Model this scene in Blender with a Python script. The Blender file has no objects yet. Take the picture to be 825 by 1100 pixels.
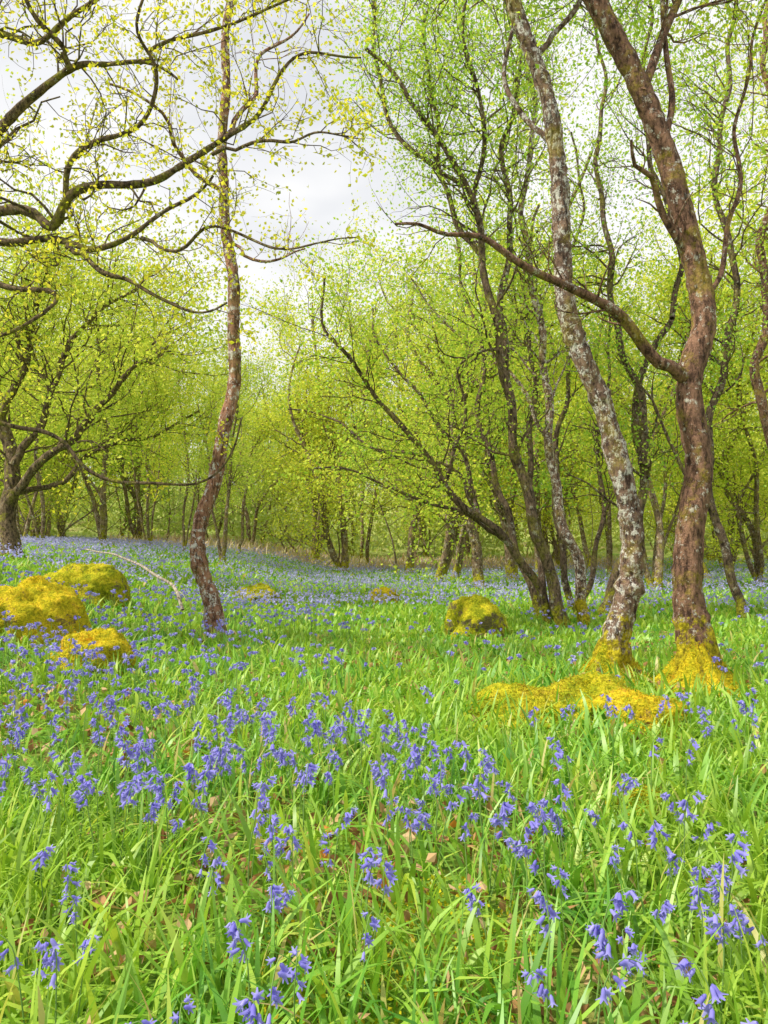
import bpy, math, random
import numpy as np
from mathutils import Vector
random.seed(7); rng=np.random.default_rng(7)
scene=bpy.context.scene
COL=scene.collection
H=1.15; F=800.0; TH=math.atan(40/800.0)
cT,sT=math.cos(TH),math.sin(TH)
def W(px,py,d):
    u=(px-412.5)/F; v=(550-py)/F
    y=cT-sT*v; z=sT+cT*v
    k=d/y
    return np.array([u*k,d,H+z*k])
def sp(x,k=1.5): return np.logaddexp(0,np.asarray(x,float)*k)/k
def sn(x,y,s=0.0):
    return (np.sin(x*1.0+1.7*np.sin(y*0.73+s)+s)+np.sin(y*1.13+1.3*np.sin(x*0.61-s*2)+s*3)+np.sin((x+y)*0.57+s*5)*1.0)/3
def g(x,y):
    x=np.asarray(x,float); y=np.asarray(y,float)
    l=0.23*sp(-x-2.3); l=1.35*np.tanh(l/1.35)
    h=0.15*sp(y-48,0.2); h=20*np.tanh(h/20)
    b=0.05*sn(x*0.9,y*0.9,1)+0.025*sn(x*2.6,y*2.4,2)
    b=b*np.clip(1.2-y/60,0.2,1)
    nr=np.clip((y-0.2)/2.0,0,1)
    return l*nr+h+b
def hit(px,py,far=60):
    d=0.8
    while d<far:
        p=W(px,py,d)
        if p[2]<=float(g(p[0],p[1])): return d
        d+=0.03
    return far
# ---------------------------------------------------------------- mesh utils
def make_mesh(name,v,f,mat,smooth=True):
    v=np.asarray(v,dtype=np.float32); f=np.asarray(f,dtype=np.int32)
    m=bpy.data.meshes.new(name)
    m.vertices.add(len(v)); m.vertices.foreach_set('co',v.ravel())
    k=f.shape[1]
    m.loops.add(f.size); m.loops.foreach_set('vertex_index',f.ravel())
    m.polygons.add(len(f)); m.polygons.foreach_set('loop_start',np.arange(0,f.size,k,dtype=np.int32))
    m.polygons.foreach_set('use_smooth',np.full(len(f),smooth,dtype=bool))
    m.update(calc_edges=True)
    if mat: m.materials.append(mat)
    return m
def add_obj(name,data,parent=None,loc=None,**kw):
    o=bpy.data.objects.new(name,data); COL.objects.link(o)
    if parent is not None: o.parent=parent
    if loc is not None: o.location=loc
    for a,b in kw.items(): o[a]=b
    return o
def instance(tv,tf,pos,rz,sc,tilt=None):
    n=len(pos); k=len(tv)
    c,s=np.cos(rz)[:,None],np.sin(rz)[:,None]
    x=tv[None,:,0]*c-tv[None,:,1]*s; y=tv[None,:,0]*s+tv[None,:,1]*c; z=np.repeat(tv[None,:,2],n,0)
    v=np.stack([x,y,z],-1)*sc[:,None,None]+pos[:,None,:]
    f=tf[None]+ (np.arange(n)*k)[:,None,None]
    return v.reshape(-1,3), f.reshape(-1,tf.shape[1])
def join(parts):
    V=[];Fs=[];o=0
    for v,f in parts:
        V.append(v);Fs.append(f+o);o+=len(v)
    return np.concatenate(V),np.concatenate(Fs)
# ---------------------------------------------------------------- materials
class MB:
    def __init__(s,name):
        s.m=bpy.data.materials.new(name); s.m.use_nodes=True; s.nt=s.m.node_tree; s.nt.nodes.clear()
        s.out=s.n('ShaderNodeOutputMaterial')
    def n(s,t,**kw):
        x=s.nt.nodes.new(t)
        for a,b in kw.items(): setattr(x,a,b)
        return x
    def l(s,a,b): s.nt.links.new(a,b)
    def noise(s,vec,scale,detail=4,rough=.6):
        x=s.n('ShaderNodeTexNoise'); x.inputs['Scale'].default_value=scale; x.inputs['Detail'].default_value=min(detail,5); x.inputs['Roughness'].default_value=rough
        if vec is not None: s.l(vec,x.inputs['Vector'])
        return x.outputs['Fac']
    def ramp(s,fac,stops):
        x=s.n('ShaderNodeValToRGB'); e=x.color_ramp.elements
        while len(e)<len(stops): e.new(0.5)
        for i,(p,c) in enumerate(stops):
            e[i].position=p; e[i].color=(c[0],c[1],c[2],1) if not isinstance(c,(int,float)) else (c,c,c,1)
        s.l(fac,x.inputs[0]); return x.outputs[0]
    def mix(s,fac,a,b,mode='MIX'):
        x=s.n('ShaderNodeMix',data_type='RGBA',blend_type=mode)
        for sock,val in ((x.inputs[0],fac),(x.inputs[6],a),(x.inputs[7],b)):
            if isinstance(val,(int,float)): sock.default_value=val
            elif isinstance(val,tuple): sock.default_value=(*val,1)
            else: s.l(val,sock)
        return x.outputs[2]
    def math(s,op,a,b,clamp=False):
        x=s.n('ShaderNodeMath',operation=op,use_clamp=clamp)
        for sock,val in ((x.inputs[0],a),(x.inputs[1],b)):
            if isinstance(val,(int,float)): sock.default_value=val
            else: s.l(val,sock)
        return x.outputs[0]
def leaf_mat(name,stops,trans=0.5,gloss=0.0,objvar=0.0,patch=0.0,patchcol=None,pscale=1.0,tt=(1.15,1.08,0.75)):
    b=MB(name)
    geo=b.n('ShaderNodeNewGeometry')
    col=b.ramp(geo.outputs['Random Per Island'],stops)
    if patch>0:
        nf=b.noise(geo.outputs['Position'],pscale,2)
        nf=b.ramp(nf,[(0.4,0.0),(0.62,patch)])
        col=b.mix(nf,col,patchcol)
    if objvar>0:
        oi=b.n('ShaderNodeObjectInfo')
        r=b.ramp(oi.outputs['Random'],[(0,(0.66,0.88,0.95)),(0.35,(1.0,1.0,0.9)),(0.7,(1.2,1.08,0.8)),(1,(0.84,0.88,0.9))])
        col=b.mix(objvar,col,b.mix(1.0,col,r,'MULTIPLY'))
    d=b.n('ShaderNodeBsdfDiffuse'); t=b.n('ShaderNodeBsdfTranslucent'); mx=b.n('ShaderNodeMixShader')
    mx.inputs[0].default_value=trans
    b.l(col,d.inputs[0]); b.l(b.mix(1.0,col,tt,'MULTIPLY'),t.inputs[0])
    b.l(d.outputs[0],mx.inputs[1]); b.l(t.outputs[0],mx.inputs[2])
    o=mx.outputs[0]
    if gloss>0:
        gl=b.n('ShaderNodeBsdfGlossy'); gl.inputs['Roughness'].default_value=0.45; gl.inputs[0].default_value=(1,1,1,1)
        m2=b.n('ShaderNodeMixShader'); m2.inputs[0].default_value=gloss
        b.l(o,m2.inputs[1]); b.l(gl.outputs[0],m2.inputs[2]); o=m2.outputs[0]
    b.l(o,b.out.inputs[0]); return b.m
def bark_mat(name,dark,mid,lichen,lam,mossh=0.5,mosscol=(0.30,0.30,0.02),mossam=0.35,zs=0.35,scale=1.0,ls=8):
    b=MB(name)
    tc=b.n('ShaderNodeTexCoord'); mp=b.n('ShaderNodeMapping'); mp.inputs['Scale'].default_value=(scale,scale,zs*scale)
    b.l(tc.outputs['Object'],mp.inputs[0]); v=mp.outputs[0]
    n1=b.noise(v,26,5,.75); c=b.ramp(n1,[(0.40,dark),(0.56,mid)])
    n0=b.noise(tc.outputs['Object'],3.0,3,.7); c=b.mix(b.ramp(n0,[(0.42,0.0),(0.6,0.6)]),c,b.mix(1.0,c,(1.7,1.7,1.65),'MULTIPLY'))
    n2=b.noise(tc.outputs['Object'],ls,5,.8); lf=b.ramp(n2,[(lam,0.0),(lam+0.03,0.95)])
    n2b=b.noise(v,40,3,.7); lf=b.mix(1.0,lf,b.ramp(n2b,[(0.42,0.1),(0.52,1.0)]),'MULTIPLY')
    c=b.mix(lf,c,lichen)
    ndk=b.noise(v,9,4,.8); c=b.mix(b.ramp(ndk,[(0.56,0.0),(0.64,0.8)]),c,tuple(x*.5 for x in dark))
    sx=b.n('ShaderNodeSeparateXYZ'); b.l(tc.outputs['Object'],sx.inputs[0])
    n3=b.noise(tc.outputs['Object'],6,5,.75)
    hz=b.math('SUBTRACT',mossh,sx.outputs[2]); hz=b.math('ADD',b.math('MULTIPLY',hz,1.6),b.math('MULTIPLY',b.math('SUBTRACT',n3,0.5),3.2),)
    mf=b.ramp(hz,[(0.0,0.0),(0.25,1.0)])
    m2=b.ramp(b.noise(tc.outputs['Object'],2.6,5,.75),[(0.52,0.0),(0.6,mossam)])
    mf=b.math('MAXIMUM',mf,m2)
    mc=b.ramp(b.noise(tc.outputs['Object'],30,3),[(0.35,tuple(x*0.35 for x in mosscol)),(0.65,tuple(x*1.3 for x in mosscol))])
    c=b.mix(mf,c,mc)
    p=b.n('ShaderNodeBsdfPrincipled'); p.inputs['Roughness'].default_value=0.9; p.inputs['Specular IOR Level'].default_value=0.2
    b.l(c,p.inputs['Base Color'])
    bp=b.n('ShaderNodeBump'); bp.inputs['Strength'].default_value=1.0; bp.inputs['Distance'].default_value=0.05
    b.l(b.math('ADD',n1,b.math('MULTIPLY',n2,0.7)),bp.inputs['Height']); b.l(bp.outputs[0],p.inputs['Normal'])
    b.l(p.outputs[0],b.out.inputs[0]); return b.m
def moss_mat(name,cols,rockcol,rk,scale=8):
    b=MB(name); geo=b.n('ShaderNodeNewGeometry')
    n=b.noise(geo.outputs['Position'],scale,5,.75); c=b.ramp(n,cols)
    nr=b.noise(geo.outputs['Position'],3.5,5,.8); sx=b.n('ShaderNodeSeparateXYZ'); b.l(geo.outputs['Normal'],sx.inputs[0])
    steep=b.math('SUBTRACT',nr,b.math('MULTIPLY',sx.outputs[2],0.12))
    c=b.mix(b.ramp(steep,[(rk,0.0),(rk+0.05,0.9)]),c,rockcol)
    n2=b.noise(geo.outputs['Position'],45,4,.7); c=b.mix(0.6,c,b.ramp(n2,[(0.35,0.35),(0.62,1.5)]),'MULTIPLY')
    p=b.n('ShaderNodeBsdfPrincipled'); p.inputs['Roughness'].default_value=1; p.inputs['Specular IOR Level'].default_value=0.1
    b.l(c,p.inputs['Base Color'])
    bp=b.n('ShaderNodeBump'); bp.inputs['Distance'].default_value=0.07; bp.inputs['Strength'].default_value=0.8
    b.l(b.math('ADD',n,n2),bp.inputs['Height']); b.l(bp.outputs[0],p.inputs['Normal'])
    b.l(p.outputs[0],b.out.inputs[0]); return b.m
GM=(0.55,0.45,0.02)
M_bark_red=bark_mat('bark_reddish',(0.06,0.032,0.022),(0.27,0.15,0.10),(0.62,0.58,0.50),0.57,0.55,GM,0.35,ls=11)
M_bark_birch=bark_mat('bark_birch',(0.06,0.035,0.03),(0.28,0.18,0.13),(0.84,0.80,0.74),0.51,0.5,GM,0.35,ls=15)
M_bark_slim=bark_mat('bark_slim_birch',(0.10,0.045,0.03),(0.38,0.20,0.13),(0.82,0.79,0.75),0.53,-0.1,(0.36,0.32,0.02),0.2,ls=11)
M_bark_oak=bark_mat('bark_oak',(0.045,0.032,0.02),(0.21,0.15,0.09),(0.45,0.45,0.34),0.60,0.2,(0.32,0.31,0.025),0.65)
M_bark_dark=bark_mat('bark_dark',(0.04,0.028,0.02),(0.19,0.13,0.09),(0.5,0.48,0.4),0.58,0.4,(0.36,0.34,0.03),0.4)
M_bark_bg=bark_mat('bark_woodland',(0.07,0.045,0.03),(0.27,0.19,0.125),(0.6,0.56,0.46),0.55,0.5,(0.44,0.40,0.03),0.5)
M_leaf_oak=leaf_mat('leaf_young_oak',[(0,(0.40,0.48,0.04)),(0.5,(0.68,0.68,0.06)),(1,(0.90,0.82,0.14))],0.55)
M_leaf_birch=leaf_mat('leaf_birch',[(0,(0.28,0.50,0.06)),(0.5,(0.50,0.68,0.10)),(1,(0.74,0.82,0.16))],0.55,objvar=0.5)
M_leaf_bg=leaf_mat('leaf_woodland',[(0,(0.34,0.50,0.07)),(0.5,(0.58,0.70,0.11)),(1,(0.80,0.84,0.18))],0.5,objvar=0.9)
M_leaf_far_hazed=leaf_mat('leaf_distant_hazed',[(0,(0.44,0.58,0.15)),(0.5,(0.60,0.70,0.20)),(1,(0.76,0.78,0.26))],0.4,patch=0.7,patchcol=(0.42,0.52,0.22),pscale=0.15)  # atmospheric haze put into the leaf colour: paler greens for distance
M_grass=leaf_mat('bluebell_leaf_green',[(0,(0.08,0.28,0.02)),(0.4,(0.20,0.48,0.05)),(0.8,(0.36,0.63,0.08)),(0.94,(0.56,0.70,0.10)),(0.975,(0.6,0.46,0.2))],0.45,gloss=0.035,patch=0.5,patchcol=(0.46,0.60,0.05),pscale=1.3)
M_flower=leaf_mat('bluebell_violet',[(0,(0.25,0.22,0.74)),(0.5,(0.38,0.35,0.86)),(1,(0.60,0.57,0.95))],0.4,tt=(1,1,1))
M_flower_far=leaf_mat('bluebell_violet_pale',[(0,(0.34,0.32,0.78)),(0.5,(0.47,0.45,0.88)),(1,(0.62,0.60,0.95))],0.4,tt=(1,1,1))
M_stem=leaf_mat('bluebell_stem_green',[(0,(0.18,0.34,0.08)),(1,(0.26,0.40,0.12))],0.2)
M_litter=leaf_mat('dead_leaf_brown',[(0,(0.22,0.10,0.04)),(0.5,(0.46,0.26,0.12)),(0.9,(0.66,0.48,0.28)),(1,(0.75,0.28,0.05))],0.2)
M_bracken=leaf_mat('dry_bracken',[(0,(0.55,0.38,0.25)),(0.6,(0.76,0.60,0.44)),(1,(0.62,0.62,0.3))],0.3)
M_moss=moss_mat('moss_golden',[(0.30,(0.20,0.20,0.01)),(0.42,(0.50,0.46,0.02)),(0.56,(0.80,0.62,0.03)),(0.72,(0.66,0.32,0.05))],(0.24,0.17,0.09),0.55,7)
M_mossg=moss_mat('moss_green',[(0.30,(0.12,0.16,0.01)),(0.44,(0.36,0.40,0.02)),(0.58,(0.68,0.60,0.03)),(0.74,(0.40,0.24,0.06))],(0.20,0.15,0.10),0.52,6)
M_mossleaf=leaf_mat('moss_tuft',[(0,(0.34,0.34,0.01)),(0.5,(0.66,0.56,0.02)),(1,(0.86,0.68,0.04))],0.3,patch=0.9,patchcol=(0.62,0.34,0.03),pscale=4)
M_mosspatch=leaf_mat('moss_patch',[(0,(0.26,0.32,0.01)),(0.5,(0.52,0.52,0.02)),(1,(0.80,0.68,0.04))],0.3,patch=0.9,patchcol=(0.40,0.30,0.03),pscale=4)
def ground_mat():
    b=MB('woodland_floor'); geo=b.n('ShaderNodeNewGeometry'); P=geo.outputs['Position']
    n1=b.noise(P,9,5,.7); litter=b.ramp(n1,[(0.3,(0.05,0.03,0.015)),(0.5,(0.20,0.11,0.055)),(0.7,(0.42,0.26,0.13))])
    n2=b.noise(P,12,5,.7); green=b.ramp(n2,[(0.3,(0.07,0.17,0.02)),(0.55,(0.20,0.36,0.04)),(0.75,(0.40,0.46,0.05))])
    n3=b.noise(P,1.3,4); c=b.mix(b.ramp(n3,[(0.38,0.25),(0.53,1.0)]),litter,green)
    sx=b.n('ShaderNodeSeparateXYZ'); b.l(P,sx.inputs[0])
    far=b.math('MULTIPLY',b.math('SUBTRACT',sx.outputs[1],36.0),0.06,clamp=True)
    n4=b.noise(P,0.5,5,.75); fc=b.ramp(n4,[(0.35,(0.20,0.30,0.06)),(0.5,(0.36,0.42,0.12)),(0.65,(0.42,0.34,0.16))])
    c=b.mix(far,c,fc)
    p=b.n('ShaderNodeBsdfPrincipled'); p.inputs['Roughness'].default_value=1; p.inputs['Specular IOR Level'].default_value=0.1
    b.l(c,p.inputs['Base Color'])
    bp=b.n('ShaderNodeBump'); bp.inputs['Distance'].default_value=0.04; b.l(n1,bp.inputs['Height']); b.l(bp.outputs[0],p.inputs['Normal'])
    b.l(p.outputs[0],b.out.inputs[0]); return b.m
t=np.linspace(-1,1,320); xs=np.sinh(t*5.2)/np.sinh(5.2)*400
t=np.linspace(0,1,360); ys=-12+ (np.exp(t*3.6)-1)/(math.exp(3.6)-1)*420
X,Y=np.meshgrid(xs,ys); Z=g(X,Y)
v=np.stack([X,Y,Z],-1).reshape(-1,3); nx=len(xs)
i,j=np.meshgrid(np.arange(len(ys)-1),np.arange(nx-1),indexing='ij'); a=(i*nx+j).ravel()
f=np.stack([a,a+1,a+nx+1,a+nx],-1)
add_obj('ground',make_mesh('ground',v,f,ground_mat()),kind='structure',label='woodland floor of grass, moss and brown leaf litter',category='ground')
# ---------------------------------------------------------------- trees
def nrm(v): return v/ (np.linalg.norm(v)+1e-9)
def catmull(P,step):
    P=[np.array(p,float) for p in P]; P=[2*P[0]-P[1]]+P+[2*P[-1]-P[-2]]
    out=[]
    for i in range(1,len(P)-2):
        L=np.linalg.norm(P[i+1][:3]-P[i][:3]); n=max(2,int(L/step))
        for k in range(n):
            t=k/n
            out.append(0.5*((2*P[i])+(-P[i-1]+P[i+1])*t+(2*P[i-1]-5*P[i]+4*P[i+1]-P[i+2])*t*t+(-P[i-1]+3*P[i]-3*P[i+1]+P[i+2])*t**3))
    out.append(P[-2]); return np.array(out)
class T:
    def __init__(s): s.parts=[]; s.anc=[]
    def tube(s,pts,rad,sides,rough=0.0,flare=0.0):
        pts=np.asarray(pts); n=len(pts); tan=np.gradient(pts,axis=0); tan/=np.linalg.norm(tan,axis=1)[:,None]+1e-9
        ref=np.array([0.,1.,0.3]) if abs(tan[0,1])<0.9 else np.array([1.,0,0])
        A=np.cross(tan,ref); A/=np.linalg.norm(A,axis=1)[:,None]+1e-9; B=np.cross(tan,A)
        th=np.arange(sides)/sides*2*math.pi
        R=np.repeat(np.asarray(rad)[:,None],sides,1)
        if rough>0:
            zz=np.arange(n)[:,None]; ph=random.random()*9
            R=R*(1+rough*(np.sin(th[None]*3+zz*0.35+ph)*0.4+np.sin(th[None]*2-zz*0.6+ph)*0.4+rng.normal(0,0.35,(n,sides))+rng.normal(0,0.5,(n,1))))
        if flare>0:
            s0=np.linalg.norm(pts-pts[0],axis=1)[:,None]
            R=R*(1+flare*np.exp(-s0/0.28)*(1+0.5*np.sin(th[None]*5+1)))
        v=pts[:,None,:]+R[:,:,None]*(np.cos(th)[None,:,None]*A[:,None,:]+np.sin(th)[None,:,None]*B[:,None,:])
        i,j=np.meshgrid(np.arange(n-1),np.arange(sides),indexing='ij'); j2=(j+1)%sides
        f=np.stack([i*sides+j,i*sides+j2,(i+1)*sides+j2,(i+1)*sides+j],-1).reshape(-1,4)
        s.parts.append((v.reshape(-1,3),f))
    def grow(s,p,d,L,r,lv,mx,gn=0.25,up=0.05,nc=5,ang=0.8,leaf=True):
        n=max(4,int(4+L*2.2)); pts=[p]; ds=[d]; q=p
        for _ in range(n):
            d=nrm(d+rng.normal(0,gn,3)+np.array([0,0,up])); q=q+d*L/n; pts.append(q); ds.append(d)
        rad=np.linspace(r,r*0.35,n+1)
        s.tube(pts,rad,3 if r<0.012 else (5 if r<0.04 else 8))
        if lv<mx:
            for k in range(nc):
                t=random.uniform(0.2,1.0)*(n-0.01); i=int(t)
                pp=pts[i]+(pts[i+1]-pts[i])*(t-i); dd=ds[i+1]
                pr=nrm(np.cross(dd,rng.normal(0,1,3))); a=ang*random.uniform(0.6,1.3)
                s.grow(pp,nrm(dd*math.cos(a)+pr*math.sin(a)),L*random.uniform(0.4,0.7),rad[i]*0.6,lv+1,mx,gn,up,nc,ang,leaf)
        if leaf and lv>=mx-1:
            for i in range(n//3,n+1): s.anc.append(pts[i])
    def limb(s,P,w0,w1,step=0.12,sides=12,kids=8,klen=1.2,mx=2,gn=0.25,up=0.05,nc=4,start=0.3,rough=0.06,flare=0.0,leaf=True,wig=0.0,ang=0.9,kr=0.35,pw=1.0,wf=1.0):
        pts=catmull(P,step); n=len(pts)
        if wig>0:
            ph=rng.uniform(0,6,3); zz=np.arange(n)*step*wf
            w=np.stack([np.sin(zz*5+ph[0])+.6*np.sin(zz*2.3+ph[1]),np.sin(zz*4+ph[1]),np.sin(zz*6+ph[2])],-1)*wig; w[:3]*=0
            pts=pts+w
        rad=w0+(w1-w0)*np.linspace(0,1,n)**pw
        s.tube(pts,rad,sides,rough,flare)
        for k in range(kids):
            i=int(random.uniform(start,1.0)*(n-2)); dd=nrm(pts[i+1]-pts[i])
            pr=nrm(np.cross(dd,rng.normal(0,1,3))); a=ang*random.uniform(0.6,1.2)
            s.grow(pts[i],nrm(dd*math.cos(a)+pr*math.sin(a)),klen*random.uniform(0.6,1.3),min(max(rad[i]*kr,0.006),0.03),1,mx,gn,up,nc,0.8,leaf)
        return pts
def leaves(anc,per,spread,size,maxn=None,drop=0.0):
    a=np.repeat(np.asarray(anc),per,0)
    if maxn and len(a)>maxn: a=a[rng.choice(len(a),maxn,replace=False)]
    n=len(a); c=a+rng.normal(0,spread,(n,3)); c[:,2]-=drop
    u=rng.normal(0,1,(n,3)); u[:,2]-=0.3; u/=np.linalg.norm(u,axis=1)[:,None]
    w=np.cross(u,rng.normal(0,1,(n,3))+np.array([0,0,0.6])); w/=np.linalg.norm(w,axis=1)[:,None]+1e-9
    nn=np.cross(u,w)
    s=(size*rng.uniform(0.6,1.35,n))[:,None]
    v=np.stack([c-u*s*.5,c+w*s*.33+nn*s*0.1-u*s*0.05,c+u*s*.5,c-w*s*.33+nn*s*0.1-u*s*0.05],1).reshape(-1,3)
    f=np.arange(n*4).reshape(-1,4)
    return v,f
def finish(t,name,label,cat,base,bark,leafm,per,spread,size,maxn=None,group=None):
    e=add_obj(name,None,loc=base,label=label,category=cat)
    if group: e['group']=group
    v,f=join(t.parts); add_obj('trunk',make_mesh('trunk',v-base,f,bark),e)
    if t.anc and leafm:
        v,f=leaves(t.anc,per,spread,size,maxn); add_obj('crown',make_mesh('crown',v-base,f,leafm,False),e)
    return e
def poly(pts,d,dd=0.0):
    n=len(pts); return [W(x,y,d+dd*k/(n-1)) for k,(x,y) in enumerate(pts)]
def pw(w,d): return w/F*d/2*0.80
# --- big leaning reddish tree
d=hit(750,742); base=W(750,744,d); t=T()
t.limb(poly([(752,752),(748,700),(739,640),(741,570),(751,500),(741,440),(742,400),(756,350),(748,290),(733,230),(715,165),(690,100),(655,30),(628,-20)],d,0.3),pw(41,d),pw(28,d),0.05,28,0,flare=1.1,rough=0.07,pw=0.7)
t.limb(poly([(628,-20),(590,-90),(560,-180),(540,-280)],d+.3,-.5),pw(26,d),pw(9,d),0.15,10,18,1.9,2,nc=5,start=0.05)
t.limb(poly([(738,408),(712,385),(680,352),(645,330),(600,303),(560,285),(520,258),(480,248),(448,234),(425,238)],d+.1,-0.8),pw(19,d),pw(3,d),0.08,10,10,0.45,2,nc=3,wig=0.035,start=.25,leaf=False,kr=.3)
t.limb(poly([(712,160),(722,110),(716,60),(712,0),(720,-90),(735,-200)],d+.2,0.6),pw(10,d),pw(5,d),0.12,8,20,1.4,2,nc=5,start=.5)
t.limb(poly([(744,280),(712,230),(700,190),(682,178),(678,150)],d+.2,-0.4),pw(15,d),pw(4,d),0.08,8,4,0.4,1,leaf=False)
t.limb(poly([(690,100),(720,20),(770,-80),(830,-180)],d+.2,1.0),pw(14,d),pw(6,d),0.15,8,20,1.7,2,nc=5,start=.2)
t.limb(poly([(750,350),(775,280),(790,200),(800,90),(830,-40)],d+.2,1.5),pw(9,d),pw(4,d),0.12,8,20,1.4,2,nc=5,wig=.03)
finish(t,'leaning_tree','tall reddish-brown curved tree with mossy flared base and long side branch','tree',base,M_bark_red,M_leaf_birch,6,0.15,0.046,60000)
# --- birch beside it
d=hit(656,732); base=W(656,734,d); t=T()
t.limb(poly([(652,742),(662,690),(678,620),(674,545),(660,480),(645,430),(622,370),(606,310),(602,250),(601,190),(590,120),(572,60),(552,-10)],d,-0.2),pw(35,d),pw(19,d),0.05,26,0,flare=0.9,rough=0.12,wig=0.013,pw=0.8)
t.limb(poly([(552,-10),(545,-80),(520,-170),(525,-260)],d-.2,.5),pw(20,d),pw(7,d),0.15,8,18,1.7,2,nc=5,start=0.15)
t.limb(poly([(601,190),(585,150),(560,130),(545,70),(555,0),(560,-80)],d-.1,.6),pw(9,d),pw(4,d),0.1,8,14,0.9,2,nc=5,wig=.03,start=.5)
t.limb(poly([(574,62),(610,20),(640,-60),(680,-140)],d-.1,.6),pw(9,d),pw(4,d),0.12,8,18,1.3,2,nc=5,wig=.03,start=.3)
finish(t,'birch_tree','white-patched birch trunk leaning over mossy roots beside taller tree','tree',base,M_bark_birch,M_leaf_birch,6,0.15,0.046,44000)
# --- slim birch on the slope
d=hit(232,686); base=W(232,687,d); t=T()
t.limb(poly([(236,694),(226,650),(214,605),(217,562),(230,515),(243,460),(250,400),(252,330),(247,270),(240,215),(238,170),(242,100),(244,40),(248,-30),(240,-120)],d,0.4),pw(24,d),pw(9,d),0.06,18,0,flare=0.4,rough=0.1,wig=0.016,pw=0.8)
t.limb(poly([(216,600),(205,610)],d),pw(10,d),pw(3,d),0.05,8,0)
t.limb(poly([(240,205),(215,190),(180,150),(170,120),(120,95)],d+.3,-1),pw(7,d),pw(3,d),0.1,6,8,0.8,2,nc=3,wig=0.05,gn=0.35)
t.limb(poly([(241,150),(270,110),(285,60),(330,20)],d+.3,.7),pw(8,d),pw(3,d),0.1,6,8,0.9,2,nc=3,wig=0.05,gn=0.35)
t.limb(poly([(247,260),(290,280),(330,265)],d+.3,-.7),pw(5,d),pw(2,d),0.1,6,5,0.6,2,nc=3,wig=0.05,gn=0.35)
t.limb(poly([(242,-20),(300,-70),(350,-120)],d+.3,.7),pw(8,d),pw(3,d),0.1,6,9,1.2,2,nc=4,wig=0.04)
finish(t,'slim_birch_tree','slender winding pinkish-brown birch with white lichen patches','tree',base,M_bark_slim,M_leaf_oak,2,0.12,0.045,6000)
# --- gnarled oak with spreading limbs
d=7.6; t=T()
bx=W(-230,500,d)[0]; base=np.array([bx,d,float(g(bx,d))-0.05])
t.limb([base,base+[0.05,0,1.2],base+[0.1,-.1,2.4],base+[0.3,-.1,3.6],base+[0.1,0.1,5.0],base+[0.3,0.2,6.3]],0.30,0.14,0.12,18,4,1.5,2,flare=0.5,rough=0.1,start=0.7)
def ol(P,w0,w1,kids,kl=0.8,dd=-0.6,d0=7.4,mx=2,nc=4):
    t.limb(poly(P,d0,dd),pw(w0*.82,d0),pw(w1*.75,d0),0.06,10,int(kids*1.1),kl,mx,gn=0.45,up=0.06,nc=nc,wig=0.04,start=0.08,rough=0.12,kr=0.36)
ol([(-205,280),(-100,210),(-40,180),(0,148),(28,108),(72,74),(112,64),(150,68),(190,90)],30,4,16,0.9)
ol([(75,74),(60,40),(35,10),(20,-40)],11,5,8,0.9,d0=7.0)
ol([(-210,330),(-120,260),(-50,240),(0,228),(34,230),(62,240),(86,210),(130,199),(178,180),(228,166),(270,125),(298,85),(335,58),(385,60)],26,3,22,0.8,dd=-1.0)
ol([(-212,300),(-100,275),(-30,258),(40,258),(72,262),(110,264),(152,256),(184,218),(225,185)],22,4,12,0.7,dd=-0.9)
ol([(72,264),(100,286),(140,298),(172,322),(205,332),(240,322)],10,3,8,0.6,d0=6.9)
ol([(-212,280),(-100,290),(-30,292),(12,306),(50,318),(58,328),(30,344),(-10,358)],18,5,8,0.6)
ol([(-220,420),(-100,440),(0,452),(40,462),(72,478),(95,502),(150,522),(205,518),(240,490),(262,452)],12,3,8,0.5,dd=0.3)
ol([(64,240),(76,192),(108,150),(150,128),(168,75),(150,25),(160,-30)],11,4,14,0.8,d0=7.0)
ol([(152,256),(200,268),(232,246),(290,262),(340,268),(385,255)],7,2,9,0.6,d0=6.7)
ol([(228,166),(262,150),(310,158),(350,140),(392,150)],7,2,10,0.6,d0=6.6)
ol([(-190,180),(-100,80),(-20,30),(40,48),(90,12),(140,-20)],22,6,14,0.9)
ol([(150,68),(200,45),(240,20),(300,10),(350,-20)],7,3,14,0.8,d0=6.9)
finish(t,'oak_tree','gnarled spreading oak with twisting mossy limbs and sparse yellow young leaves','tree',base,M_bark_oak,M_leaf_oak,3,0.05,0.043,20000)
# --- clump of slender leaning trees
def clump(name,label,base_px,limbs,bark,leafm,per,spread,size,maxn,wk=3,start=0.3,klen=1.3):
    d=hit(*base_px); base=W(base_px[0],base_px[1]+1,d); t=T()
    for k,(P,w0,w1,dd,kids) in enumerate(limbs):
        pts=poly(P,d,dd)
        t.limb(pts,pw(w0*1.05,d),pw(w1,d),0.12,12 if w0>9 else 8,kids,klen,2,gn=0.25,up=0.05,nc=5,start=start,flare=0.3 if k==0 else 0,rough=0.09,wig=0.03)
    finish(t,name,label,'tree',base,bark,leafm,per,spread,size,maxn)
clump('bending_tree','dark slim tree bending over with long arching leafy branches',(592,672),
 [([(592,676),(577,628),(552,590),(515,558),(478,520),(445,470),(405,430),(375,385),(345,345),(350,300)],12,3,-1.0,26),
  ([(545,583),(515,560),(480,545),(430,530),(380,505),(340,505)],6,2,-1.2,14),
  ([(515,558),(500,500),(470,450),(430,400),(400,360),(400,330)],7,2.5,.8,18),
  ([(520,562),(480,500),(400,480),(360,450),(310,440)],6,2,1.2,14),
  ([(478,520),(500,450),(490,400),(520,370)],6,2,-.8,14)],M_bark_dark,M_leaf_birch,4,0.12,0.052,32000,start=0.3,klen=1.1)
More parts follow.
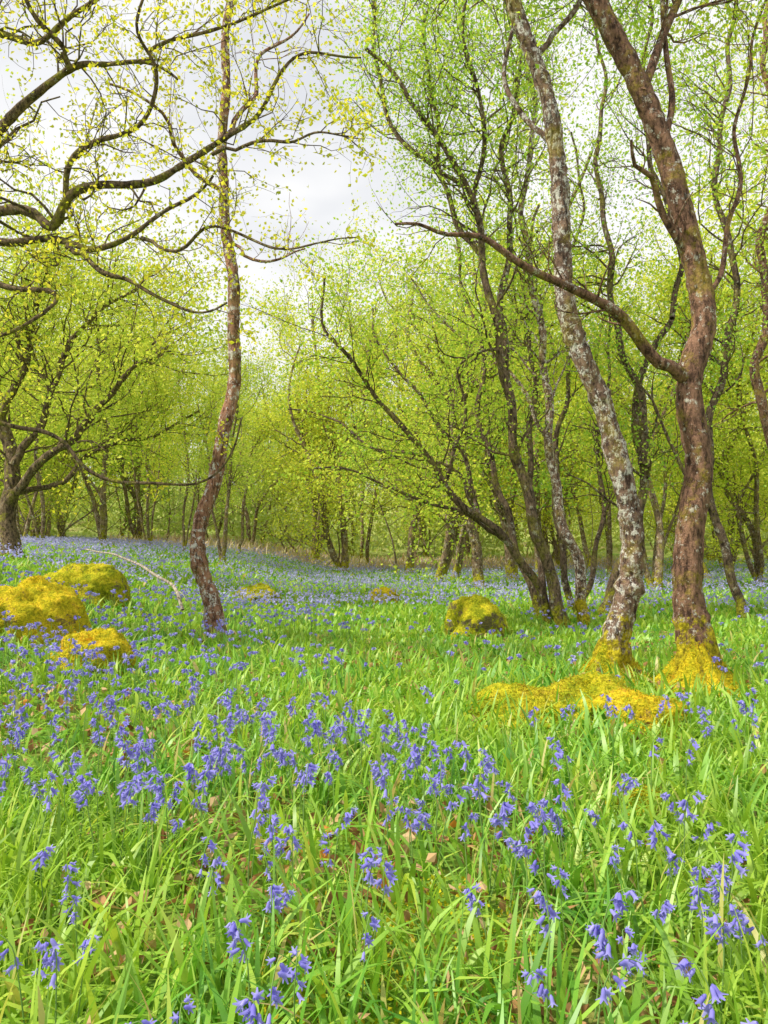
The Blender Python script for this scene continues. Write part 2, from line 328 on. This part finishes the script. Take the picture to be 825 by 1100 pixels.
clump('tall_slender_tree','tall slender grey-brown tree with upswept branches and fresh leaves',(606,674),
 [([(606,678),(590,615),(572,560),(557,490),(545,420),(532,350),(520,280),(508,215),(470,150),(430,90),(395,50)],16,5,-.6,24),
  ([(545,420),(538,330),(550,250),(540,160),(560,80),(540,-20),(545,-90)],10,4,1.0,26),
  ([(520,280),(480,215),(470,130),(455,50),(470,-40)],8,3,1.0,30),
  ([(500,200),(440,160),(410,100),(400,20),(410,-50)],7,3,.5,28),
  ([(508,215),(520,130),(500,50),(510,-50)],7,3,-1.0,28)],M_bark_dark,M_leaf_birch,5,0.18,0.052,70000)
clump('slender_tree','slim pale-barked tree leaning in a close clump',(628,672),
 [([(628,676),(620,610),(602,550),(592,480),(585,400),(578,330),(560,230),(575,130),(560,30),(570,-60)],14,4,1.0,30),
  ([(592,480),(560,420),(540,390),(480,350),(440,300)],6,2.5,1.0,14)],M_bark_birch,M_leaf_birch,5,0.18,0.054,34000)
clump('twin_stemmed_tree','pair of dark upright stems with thin leafy side twigs',(582,664),
 [([(582,668),(564,612),(545,555),(528,500),(515,440),(520,380),(500,320),(490,250)],11,4,1.5,20),
  ([(584,668),(582,610),(572,550),(568,480),(574,400),(562,300),(580,220)],10,4,1.0,22)],M_bark_dark,M_leaf_birch,4,0.2,0.06,22000)
clump('thin_stemmed_tree','very thin dark stems rising close to a leaning clump',(616,660),
 [([(616,664),(606,600),(596,540),(600,470),(612,400),(600,320),(625,230),(615,140)],9,3,1.0,20),
  ([(618,664),(640,600),(648,540),(640,470),(655,400),(650,320)],8,3,1.0,14)],M_bark_dark,M_leaf_birch,4,0.2,0.06,18000)
clump('forked_tree','brown forked tree with curving stems and thick green crown',(645,664),
 [([(645,670),(668,605),(690,550),(688,490),(682,430),(705,370),(722,342)],16,8,1.0,4),
  ([(722,342),(730,260),(700,180),(690,90),(700,0),(690,-80)],8,4,1.5,26),
  ([(690,500),(690,430),(660,350),(655,260),(640,180),(650,90),(630,0)],11,4,1.6,28)],M_bark_dark,M_leaf_birch,5,0.2,0.056,46000)
clump('upright_tree','straight mossy-barked tree with fine twigs and light green leaves',(802,668),
 [([(802,672),(782,605),(768,550),(760,470),(780,380),(790,300),(770,200),(780,100),(790,0),(800,-80)],12,5,1.0,40),
  ([(768,550),(720,480),(700,430),(660,380)],6,2,1.0,12)],M_bark_dark,M_leaf_birch,5,0.2,0.056,50000)
clump('crooked_tree','crooked brown tree at the wood edge with dangling leafy twigs',(850,652),
 [([(850,658),(840,560),(828,470),(812,400),(825,330),(818,260),(840,160),(820,60),(840,-60)],15,6,0.5,36)],M_bark_red,M_leaf_birch,5,0.2,0.056,36000)
clump('mossy_oak','low mossy oak with wide domed yellow-green crown on the slope',(12,600),
 [([(12,604),(8,548),(14,500),(0,450),(-20,400),(10,350)],24,10,1.0,14),
  ([(8,540),(40,500),(80,470),(120,420),(150,390),(190,370)],12,4,-1.0,22),
  ([(14,500),(50,440),(70,380),(110,330),(150,310)],11,4,1.0,24),
  ([(0,450),(30,380),(40,320),(70,270)],11,4,0.0,24),
  ([(8,530),(60,520),(110,480),(160,470),(215,440)],8,3,1.0,16)],M_bark_oak,M_leaf_bg,7,0.28,0.078,52000,klen=2.0)
# ---------------------------------------------------------------- woodland prototypes
def proto(kind):
    t=T()
    lean=rng.normal(0,0.9,2)
    P=[np.array([0,0,-0.2]),np.array([lean[0]*0.2,lean[1]*.2,1.5]),np.array([lean[0]*0.1+rng.normal(0,.35),lean[1]*.5,3.5]),np.array([lean[0]+rng.normal(0,.4),lean[1],5.5]),np.array([lean[0]*1.4,lean[1]*1.2+rng.normal(0,.4),7.5]),np.array([lean[0]*1.8,lean[1]*1.2,9.3])]
    w=random.uniform(0.06,0.15)
    st={'low':0.15,'bushy':0.08}.get(kind,0.36)
    t.limb(P,w,0.03,0.3,8,18,2.3,3,gn=0.26,up=0.08,nc=4,start=st,rough=0.1,wig=0.05,wf=.4,ang=1.0,kr=0.5,flare=0.3)
    if kind in('twin','bushy'):
        for q in range(1 if kind=='twin' else 2):
            a=random.uniform(0,6.28); c=np.array([math.cos(a),math.sin(a),0])
            t.limb([P[0],P[0]+c*0.4+[0,0,1.5],P[1]+c*0.9+[0,0,2.2],P[2]+c*1.5+[0,0,2.5],P[3]+c*2.0+[0,0,2.3]],w*.75,0.03,0.3,7,10,1.9,3,gn=0.26,up=0.08,nc=4,start=st,rough=0.1,wig=0.05,wf=.4,ang=1.0,kr=0.5)
    tv,tf=join(t.parts)
    lv,lf=leaves(t.anc,4,0.22,0.092,14500)
    return make_mesh('trunk',tv,tf,M_bark_bg),make_mesh('crown',lv,lf,M_leaf_bg,False)
protos=[proto(k) for k in ('single','low','twin','bushy','low','single','bushy','twin')]
LIM=([-400,-50,0,120,200,270,300,340,380,430,470,540,620,1300],[1.0,0.6,0.46,0.40,0.33,0.26,0.29,0.40,0.52,0.75,0.9,1.1,1.3,1.3])
placed=[]; cnt=0; tries=0
while cnt<116 and tries<8000:
    tries+=1
    y=16+ (random.random()**0.8)*46; px=random.uniform(-170,1000)
    x=(px-412.5)/F*y
    if y<24 and 60<px<500: continue
    if y<32 and 240<px<460: continue
    if y<21 and px>470 and random.random()<0.5: continue
    if any((x-a)**2+(y-b)**2<(1.5+0.02*y)**2 for a,b in placed): continue
    lim=np.interp(px,*LIM)*y+0.8-float(g(x,y))
    hh=min(random.uniform(8,15) if px<300 or px>440 else random.uniform(11,17),lim)
    if hh<4: continue
    placed.append((x,y)); cnt+=1
    tm,cm=random.choice(protos); s=hh/10.5
    e=add_obj('woodland_tree',None,loc=(x,y,float(g(x,y))),label='slim mossy woodland tree with airy yellow-green spring leaves',category='tree',group='woodland trees around the bluebell clearing')
    e.scale=(s*random.uniform(0.9,1.25),)*2+(s,); e.rotation_euler=(random.gauss(0,.06),random.gauss(0,.08),random.uniform(0,6.28))
    add_obj('trunk',tm,e); add_obj('crown',cm,e)
# distant wood mass
anc=[];stems=T()
for k in range(370):
    y=60+random.random()**0.8*110; px=random.uniform(-150,980); x=(px-412.5)/F*y; z0=float(g(x,y))
    lim=np.interp(px,[-100,150,260,330,430,520,900],[.40,.32,.26,.24,.28,.34,.42])*y+H-z0
    hh=min(random.uniform(7,15),max(lim,4))
    n=115; c=rng.normal(0,1,(n,3)); c/=np.linalg.norm(c,axis=1)[:,None]; c*=rng.uniform(0.5,1,(n,1))
    c*=np.array([hh*.28,hh*.28,hh*.45]); anc.append(c+np.array([x,y,z0+hh*.5]))
    p=np.array([x,y,z0-.2]); l=rng.normal(0,1.2,2)
    stems.tube([p,p+[l[0]*.3,l[1]*.3,hh*.3],p+[l[0],l[1],hh*.8]],[0.16,0.11,0.05],5)
for k in range(300):
    y=44+random.random()*28; px=random.uniform(-150,980); x=(px-412.5)/F*y; z0=float(g(x,y))
    hh=random.uniform(1.5,5); n=42; c=rng.normal(0,1,(n,3))*np.array([hh*.35,hh*.3,hh*.28])*0.8; anc.append(c+np.array([x,y,z0+hh*.5]))
for k in range(190):
    y=27+random.random()**.6*44; px=random.uniform(-150,980); x=(px-412.5)/F*y; z0=float(g(x,y)); hh=random.uniform(2,8)
    p=np.array([x,y,z0-.1]); l=rng.normal(0,1.7,2); q=rng.normal(0,.3,2)
    r=random.uniform(.015,.08)
    pts=catmull([p,p+[l[0]*.25+q[0],l[1]*.2,hh*.3],p+[l[0]*.5-q[0],l[1]*.5,hh*.6],p+[l[0]*1.1,l[1],hh]],.5)
    stems.tube(pts,np.linspace(r,r*.3,len(pts)),5)
    for _ in range(6):
        i=random.randint(1,len(pts)-2); b0=pts[i]; bd=nrm(np.array([random.gauss(0,1),random.gauss(0,1),.7])); bl=random.uniform(.8,2.4)
        stems.tube([b0,b0+bd*bl*.5+[0,0,.1],b0+bd*bl+[0,0,.35]],[r*.4,r*.28,r*.1],4)
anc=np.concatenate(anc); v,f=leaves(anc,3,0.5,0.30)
add_obj('distant_woodland',make_mesh('distant_woodland',v,f,M_leaf_far_hazed,False),kind='stuff',label='hazy mass of pale green trees on a hillside',category='woodland')
v,f=join(stems.parts); add_obj('distant_trunks',make_mesh('distant_trunks',v,f,M_bark_bg),kind='stuff',label='thin brown trunks of a distant wood',category='woodland')
# ---------------------------------------------------------------- mossy rocks & mounds
def tufts(pts,n,size,mat,name,e,nv=None):
    idx=rng.integers(0,len(pts),n); v,f=leaves(pts[idx],1,0.009,size); add_obj(name,make_mesh(name,v,f,mat,False),e)
BLOCK=[]
def rock(name,label,px,py,w,h,mat,sd,depthr=0.9,moss=True,pwz=0.8,blk=.85):
    d=hit(px,py); c=W(px,py,d); R=w/F*d/2; Hh=h/F*d
    nu,nv=96,36; u=np.arange(nu)/nu*2*math.pi; ph=np.linspace(-0.35,math.pi/2,nv)
    U,Pp=np.meshgrid(u,ph)
    nx_,ny_,nz_=np.cos(U)*np.cos(Pp),np.sin(U)*np.cos(Pp),np.sin(Pp)
    k=1+0.26*sn(nx_*3+sd,ny_*3+nz_*2,sd)+0.12*sn(nx_*8,ny_*8+nz_*6,sd+1)+0.05*sn(nx_*20,ny_*20+nz_*17,sd+2)+rng.normal(0,.010,U.shape)
    x=R*nx_*k; y=R*depthr*ny_*k; z=Hh*np.sign(nz_)*np.abs(nz_)**pwz*k
    v=np.stack([x,y,z],-1).reshape(-1,3)
    i,j=np.meshgrid(np.arange(nv-1),np.arange(nu),indexing='ij'); j2=(j+1)%nu
    f=np.stack([i*nu+j,i*nu+j2,(i+1)*nu+j2,(i+1)*nu+j],-1).reshape(-1,4)
    yy=c[1]+R*depthr*0.7
    gz=float(g(c[0],yy)); BLOCK.append((c[0],yy,R*blk,R*depthr*blk))
    e=add_obj(name,make_mesh(name,v,f,mat),loc=(c[0],yy,gz-0.02),label=label,category='boulder' if 'boulder' in name else 'moss mound')
    if moss:
        up=v[v[:,2]>0]; tufts(up,int(1200+R*5000),0.013,M_mossleaf if mat==M_moss else M_mosspatch,'moss',e)
rock('mossy_boulder','rounded boulder wrapped in golden-orange moss on grassy slope',20,690,116,64,M_moss,1.0)
rock('mossy_boulder','low boulder covered with dark yellow-green moss behind another',76,648,92,40,M_mossg,2.3)
rock('mossy_boulder','small golden moss-covered boulder in grass',84,724,92,46,M_moss,3.1,blk=.6)
rock('mossy_boulder','mossy stump-like boulder standing in bluebells',510,686,70,40,M_mossg,4.4,pwz=1.1)
rock('mossy_boulder','small pale mossy stone in bluebell clearing',414,648,32,17,M_moss,5.2)
rock('mossy_boulder','dark green mossy stone in bluebell clearing',276,648,50,17,M_mossg,6.1)
rock('moss_mound','broad low mound of yellow moss before two trunks',570,785,140,36,M_mossg,7.7,depthr=0.8,blk=.6,pwz=1.1)
rock('moss_mound','uneven golden moss hummock with grass growing through',640,780,130,42,M_mossg,3.3,depthr=.8,blk=.6,pwz=1.1)
rock('moss_mound','golden moss hummock at the foot of two trunks',700,788,100,42,M_moss,8.4,depthr=.8,blk=.6,pwz=1.1)
rock('moss_mound','small brown and yellow moss hummock',690,884,80,24,M_mossg,9.9,blk=.5)
def collar(label,px,py,w,h,mat,sd):
    d=hit(px,py); c=W(px,py,d); R=w/F*d/2; Hh=h/F*d; nu,nv=90,26
    u=np.arange(nu)/nu*2*math.pi; q=np.linspace(0,1,nv); U,Q=np.meshgrid(u,q)
    lob=1+0.26*np.sin(U*5+sd)+0.14*np.sin(U*9+sd*2)
    r=R*(1-Q*0.68)*(1+(lob-1)*(1-Q)); z=Hh*(0.35*Q**.7+.65*Q**2.2)*(1+0.15*np.sin(U*3+sd))
    k=1+0.06*sn(U*4,Q*9,sd)+rng.normal(0,.015,U.shape)
    v=np.stack([r*np.cos(U)*k,r*np.sin(U)*k,z-0.03],-1).reshape(-1,3)
    i,j=np.meshgrid(np.arange(nv-1),np.arange(nu),indexing='ij'); j2=(j+1)%nu
    f=np.stack([i*nu+j,i*nu+j2,(i+1)*nu+j2,(i+1)*nu+j],-1).reshape(-1,4)
    e=add_obj('moss_mound',make_mesh('moss_mound',v,f,mat),loc=(c[0],c[1],float(g(c[0],c[1]))),label=label,category='moss mound')
    tufts(v[v[:,2]>0],4500,0.013,M_mossleaf,'moss',e); BLOCK.append((c[0],c[1]-R*.5,R*.95,R*1.1))
collar('golden moss heaped around the foot of a reddish trunk',750,742,98,50,M_moss,1.0)
collar('yellow moss covering spreading roots of a birch',656,732,86,40,M_mossg,2.4)
# fallen stick
t=T(); dd=hit(192,665)
t.limb([W(92,590,dd+2.5),W(130,598,dd+1.6),W(162,614,dd+.8),W(185,630,dd+.2),W(196,655,dd-.1)],0.012,0.024,0.1,8,4,0.35,1,leaf=False,wig=0.01)
v,f=join(t.parts); add_obj('fallen_branch',make_mesh('fallen_branch',v,f,bark_mat('dead_wood',(0.25,0.2,0.16),(0.55,0.48,0.4),(0.6,0.58,0.5),0.6,-9)),label='bare grey fallen branch arching over bluebells',category='branch')
# ---------------------------------------------------------------- grass
def scatter(dmin,dmax,dens,margin=1.2):
    P=[]
    edges=np.geomspace(dmin,dmax,40)
    for a,b in zip(edges[:-1],edges[1:]):
        m=(a+b)/2; hw=0.54*b+margin; n=int(2*hw*(b-a)*dens(m)); P.append(np.stack([rng.uniform(-hw,hw,n),rng.uniform(a,b,n)],-1))
    P=np.concatenate(P); k=np.ones(len(P),bool)
    for (bx_,by_,rx,ry) in BLOCK: k&=((P[:,0]-bx_)/rx)**2+((P[:,1]-by_)/ry)**2>rng.uniform(0.5,1.0,len(P))
    return P[k]
def blades(P,len_,wid,segs=4,lean=0.6):
    n=len(P); x,y=P[:,0],P[:,1]; z=g(x,y)-0.01
    th=rng.uniform(0,2*math.pi,n); L=len_*rng.uniform(0.45,1.25,n); wd=wid*rng.uniform(0.4,1.45,n)
    ln=np.abs(rng.normal(0,lean,n))+0.15; ts=np.linspace(0,1,segs+1)
    dx,dy=np.cos(th),np.sin(th); fx,fy=-np.sin(th+rng.normal(0,.5,n)),np.cos(th+rng.normal(0,.5,n))
    prof=np.array([0.7,1.0,0.95,0.7,0.08])
    V=[]
    for k,tt in enumerate(ts):
        a=ln*tt*1.25
        hor=L*tt*np.sin(a); ver=L*tt*np.cos(a)
        cx=x+dx*hor; cy=y+dy*hor; cz=z+ver
        V.append(np.stack([cx-fx*wd*prof[k]/2,cy-fy*wd*prof[k]/2,cz],-1)); V.append(np.stack([cx+fx*wd*prof[k]/2,cy+fy*wd*prof[k]/2,cz],-1))
    V=np.stack(V,1).reshape(-1,3); K=2*(segs+1)
    f=np.array([[2*k,2*k+1,2*k+3,2*k+2] for k in range(segs)])
    f=(f[None]+(np.arange(n)*K)[:,None,None]).reshape(-1,4)
    return V,f
def pm(P): return sn(P[:,0]*2.2,P[:,1]*2.2,4)+0.6*sn(P[:,0]*6,P[:,1]*6,3)
P=scatter(0.7,46,lambda d:980*min(1,(3.2/d))**1.2)
m=pm(P); keep=(m>-0.45)|(rng.random(len(P))<0.4)|(P[:,1]>7); P=P[keep]
dm=P[:,1]; sc=np.clip(dm/3.2,1,20)
v,f=blades(P,0.28*np.interp(dm,[2,6,9,12,40],[1,.85,.65,.65,.75])*(0.9+0.25*sn(P[:,0],P[:,1],6)),0.014*sc**0.65,lean=0.8)
print('grass',len(P))
add_obj('grass',make_mesh('grass',v,f,M_grass),kind='stuff',label='lush arching strap-like bluebell leaves and grass',category='grass')
P=scatter(0.8,9,lambda d:260*min(1,3/d)); m=pm(P); P=P[(m<-0.3)|(rng.random(len(P))<0.15)]
c=np.stack([P[:,0],P[:,1],g(P[:,0],P[:,1])+rng.uniform(0.005,0.09,len(P))],-1); v,f=leaves(c,1,0.01,0.055)
add_obj('leaf_litter',make_mesh('leaf_litter',v,f,M_litter,False),kind='stuff',label='scattered brown dead leaves between the grass',category='leaf litter')
P=scatter(0.8,14,lambda d:3200*min(1,2.0/d)); m=sn(P[:,0]*1.7,P[:,1]*1.5,14)+0.5*sn(P[:,0]*5,P[:,1]*5,13); P=P[m>0.55]
c=np.stack([P[:,0],P[:,1],g(P[:,0],P[:,1])+rng.uniform(0.0,0.07,len(P))],-1); v,f=leaves(c,1,0.01,0.016)
add_obj('ground_moss',make_mesh('ground_moss',v,f,M_mosspatch,False),kind='stuff',label='bright yellow-green moss cushions among the leaves',category='moss')
P=np.stack([rng.uniform(-14,14,7000),rng.uniform(36,46,7000)],-1); v,f=blades(P,0.6,0.06,4,0.9)
add_obj('dry_bracken',make_mesh('dry_bracken',v,f,M_bracken),kind='stuff',label='pale tan dry bracken along the wood edge',category='bracken')
# ---------------------------------------------------------------- bluebells
def frame(a):
    a=nrm(a); r=np.array([1.,0,0]) if abs(a[0])<.8 else np.array([0,1.,0]); b=nrm(np.cross(a,r)); return a,b,np.cross(a,b)
def bell(p,ax,s,n=6,lod=0):
    a,b,c=frame(ax)
    prof=[(0,0.15),(0.2,0.42),(0.6,0.46),(0.8,0.55)] if lod==0 else [(0,0.2),(0.8,0.6)]
    th=np.arange(n)/n*2*math.pi; L=0.021*s; R=0.0095*s
    V=[];Fq=[]
    for (q,r) in prof:
        for tt in th: V.append(p+a*L*q+(b*math.cos(tt)+c*math.sin(tt))*R*r)
    for k in range(len(prof)-1):
        for i in range(n): Fq.append([k*n+i,k*n+(i+1)%n,(k+1)*n+(i+1)%n,(k+1)*n+i])
    o=(len(prof)-1)*n
    for i in range(n):
        tm=th[i]+math.pi/n
        t1=p+a*L*1.0+(b*math.cos(tm-.1)+c*math.sin(tm-.1))*R*1.3; t2=p+a*L*1.0+(b*math.cos(tm+.1)+c*math.sin(tm+.1))*R*1.3
        V+= [t1,t2]; q=len(V); Fq.append([o+i,o+(i+1)%n,q-1,q-2])
    return np.array(V),np.array(Fq)
def bluebell(nb,h,lod):
    nod=random.uniform(0.03,0.07)
    P=[np.array([0,0,-0.01]),np.array([.004,random.uniform(-.01,.01),h*.4]),np.array([.01,random.uniform(-.01,.01),h*.72]),np.array([nod*.35,0,h*.9]),np.array([nod*.8,0,h]),np.array([nod*1.3,0,h*.985])]
    pts=catmull(P,0.02 if lod==0 else 0.06); t=T(); t.tube(pts,np.linspace(0.0028,0.0012,len(pts)),5 if lod==0 else 3)
    pl=[];n=len(pts)
    for k in range(nb):
        tt=0.70+0.30*(k+.5)/nb; i=min(int(tt*(n-1)),n-1); s=1.2 if k<nb*.75 else 0.85
        side=rng.normal(0,1,2); ax=np.array([0.35+side[0]*.5,side[1]*.6,-1.0+0.6*random.random()]); off=nrm(np.array([0.5+side[0]*.8,side[1],-.3]))*0.009
        pl.append(bell(pts[i]+off,ax,s*random.uniform(.85,1.15),6 if lod==0 else 4,lod))
    return join(t.parts),join(pl)
near=[bluebell(random.randint(6,11),random.uniform(.27,.38),0) for _ in range(12)]
nearM=[(make_mesh('stem',s[0],s[1],M_stem),make_mesh('flower',b[0],b[1],M_flower)) for s,b in near]
mid=[bluebell(7,random.uniform(.26,.36),1) for _ in range(5)]
def bdens(P):
    x,y=P[:,0],P[:,1]
    d=0.36+0.75*sn(x*2.1,y*1.7,8.6)+0.5*sn(x*5,y*4,9)
    d+=0.55*np.clip((-x+0.2)/1.3,0,1)*np.clip((y-1.3)/1.5,0,1)+0.25*np.clip((y-10)/6,0,1)
    d-=0.6*np.clip((y-3.6)/1.5,0,1)*np.clip((13-y)/3,0,1)*np.clip((x+1.5)/1.2,0,1)
    d+=0.25*np.clip((3.2-y)/1.0,0,1)
    return np.clip(d,0.07,1)
P=scatter(0.95,12,lambda d:66); P=P[rng.random(len(P))<bdens(P)*np.interp(P[:,1],[1,2,3,5,9,12],[0.55,0.62,.7,.75,.55,.45])]
r=np.hypot(P[:,0],P[:,1]); inv=np.abs(P[:,0])/P[:,1]<0.56
order=np.argsort(np.where(inv,r,r+100)); nearP=P[order[:300]]; rest=P[order[300:]]
print('near max d',nearP[:,1].max(),'rest',len(rest))
for k,(x,y) in enumerate(nearP):
    sm,fm=nearM[k%12]
    e=add_obj('bluebell',None,loc=(x,y,float(g(x,y))),label='violet-blue bluebell nodding on a green stem in grass',category='bluebell',group='bluebells growing in the clearing')
    e.rotation_euler=(random.gauss(0,.13),random.gauss(0,.13),random.uniform(0,6.28)); s=random.uniform(.75,1.12)*float(np.interp(y,[1,2.5],[.9,1])); e.scale=(s,s,s)
    add_obj('stem',sm,e); add_obj('flower',fm,e)
fv=[];sv=[]
ch=rng.integers(0,5,len(rest))
for k in range(5):
    q=rest[ch==k]; pos=np.stack([q[:,0],q[:,1],g(q[:,0],q[:,1])],-1); rz=rng.uniform(0,6.28,len(q)); s=rng.uniform(.7,1.1,len(q))
    (s1,f1),(s2,f2)=mid[k]
    sv.append(instance(s1,f1,pos,rz,s)); fv.append(instance(s2,f2,pos,rz,s))
P=scatter(12,46,lambda d:34*(12/d)**0.6); P=P[rng.random(len(P))<np.clip(0.3+bdens(P)*.8,0,1)]
n=len(P); c=np.stack([P[:,0],P[:,1],g(P[:,0],P[:,1])+rng.uniform(.2,.32,n)],-1)
print('far',n)
v,f=join(fv); add_obj('bluebell_drift',make_mesh('bluebell_drift',v,f,M_flower,False),kind='stuff',label='drifts of violet-blue bluebells carpeting the clearing',category='bluebells')
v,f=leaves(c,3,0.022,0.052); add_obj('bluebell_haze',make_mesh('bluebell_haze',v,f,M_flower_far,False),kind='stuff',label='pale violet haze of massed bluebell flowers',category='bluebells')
v,f=join(sv); add_obj('bluebell_stems',make_mesh('bluebell_stems',v,f,M_stem),kind='stuff',label='thin green stems of massed bluebells',category='bluebells')
# ---------------------------------------------------------------- world & light
SE,SA=math.radians(50),math.radians(-108)
wd=bpy.data.worlds.new('World'); scene.world=wd; wd.use_nodes=True; nt=wd.node_tree; nt.nodes.clear()
o=nt.nodes.new('ShaderNodeOutputWorld'); bg=nt.nodes.new('ShaderNodeBackground'); sk=nt.nodes.new('ShaderNodeTexSky')
sk.sky_type='NISHITA'; sk.sun_disc=False; sk.sun_elevation=SE; sk.sun_rotation=SA; sk.dust_density=3
tc=nt.nodes.new('ShaderNodeTexCoord'); mp=nt.nodes.new('ShaderNodeMapping'); mp.inputs['Scale'].default_value=(1,1,2.5)
ns=nt.nodes.new('ShaderNodeTexNoise'); ns.inputs['Scale'].default_value=2.6; ns.inputs['Detail'].default_value=4
rp=nt.nodes.new('ShaderNodeValToRGB'); rp.color_ramp.elements[0].position=.34; rp.color_ramp.elements[0].color=(.72,.72,.72,1); rp.color_ramp.elements[1].position=.52; rp.color_ramp.elements[1].color=(.99,.99,.99,1)
mx=nt.nodes.new('ShaderNodeMix'); mx.data_type='RGBA'; mx.inputs[7].default_value=(7.9,7.9,7.95,1)
L=nt.links.new
L(tc.outputs['Generated'],mp.inputs[0]); L(mp.outputs[0],ns.inputs['Vector']); L(ns.outputs['Fac'],rp.inputs[0]); L(rp.outputs[0],mx.inputs[0]); L(sk.outputs[0],mx.inputs[6]); L(mx.outputs[2],bg.inputs[0]); bg.inputs[1].default_value=0.13; L(bg.outputs[0],o.inputs[0])
sl=bpy.data.lights.new('sun','SUN'); sl.energy=5.0; sl.angle=math.radians(2); sl.color=(1,.94,.80)
so=add_obj('sun',sl); dv=Vector((math.sin(SA)*math.cos(SE),math.cos(SA)*math.cos(SE),math.sin(SE))); so.rotation_euler=dv.to_track_quat('Z','Y').to_euler()
cam=bpy.data.cameras.new('camera'); cam.sensor_fit='VERTICAL'; cam.sensor_height=24; cam.lens=24*F/1100; cam.clip_end=1200; cam.clip_start=0.05
co=add_obj('camera',cam,loc=(0,0,H)); co.rotation_euler=(math.pi/2+TH,0,0); scene.camera=co
scene.view_settings.view_transform='Standard'; scene.view_settings.look='None'; scene.view_settings.exposure=0
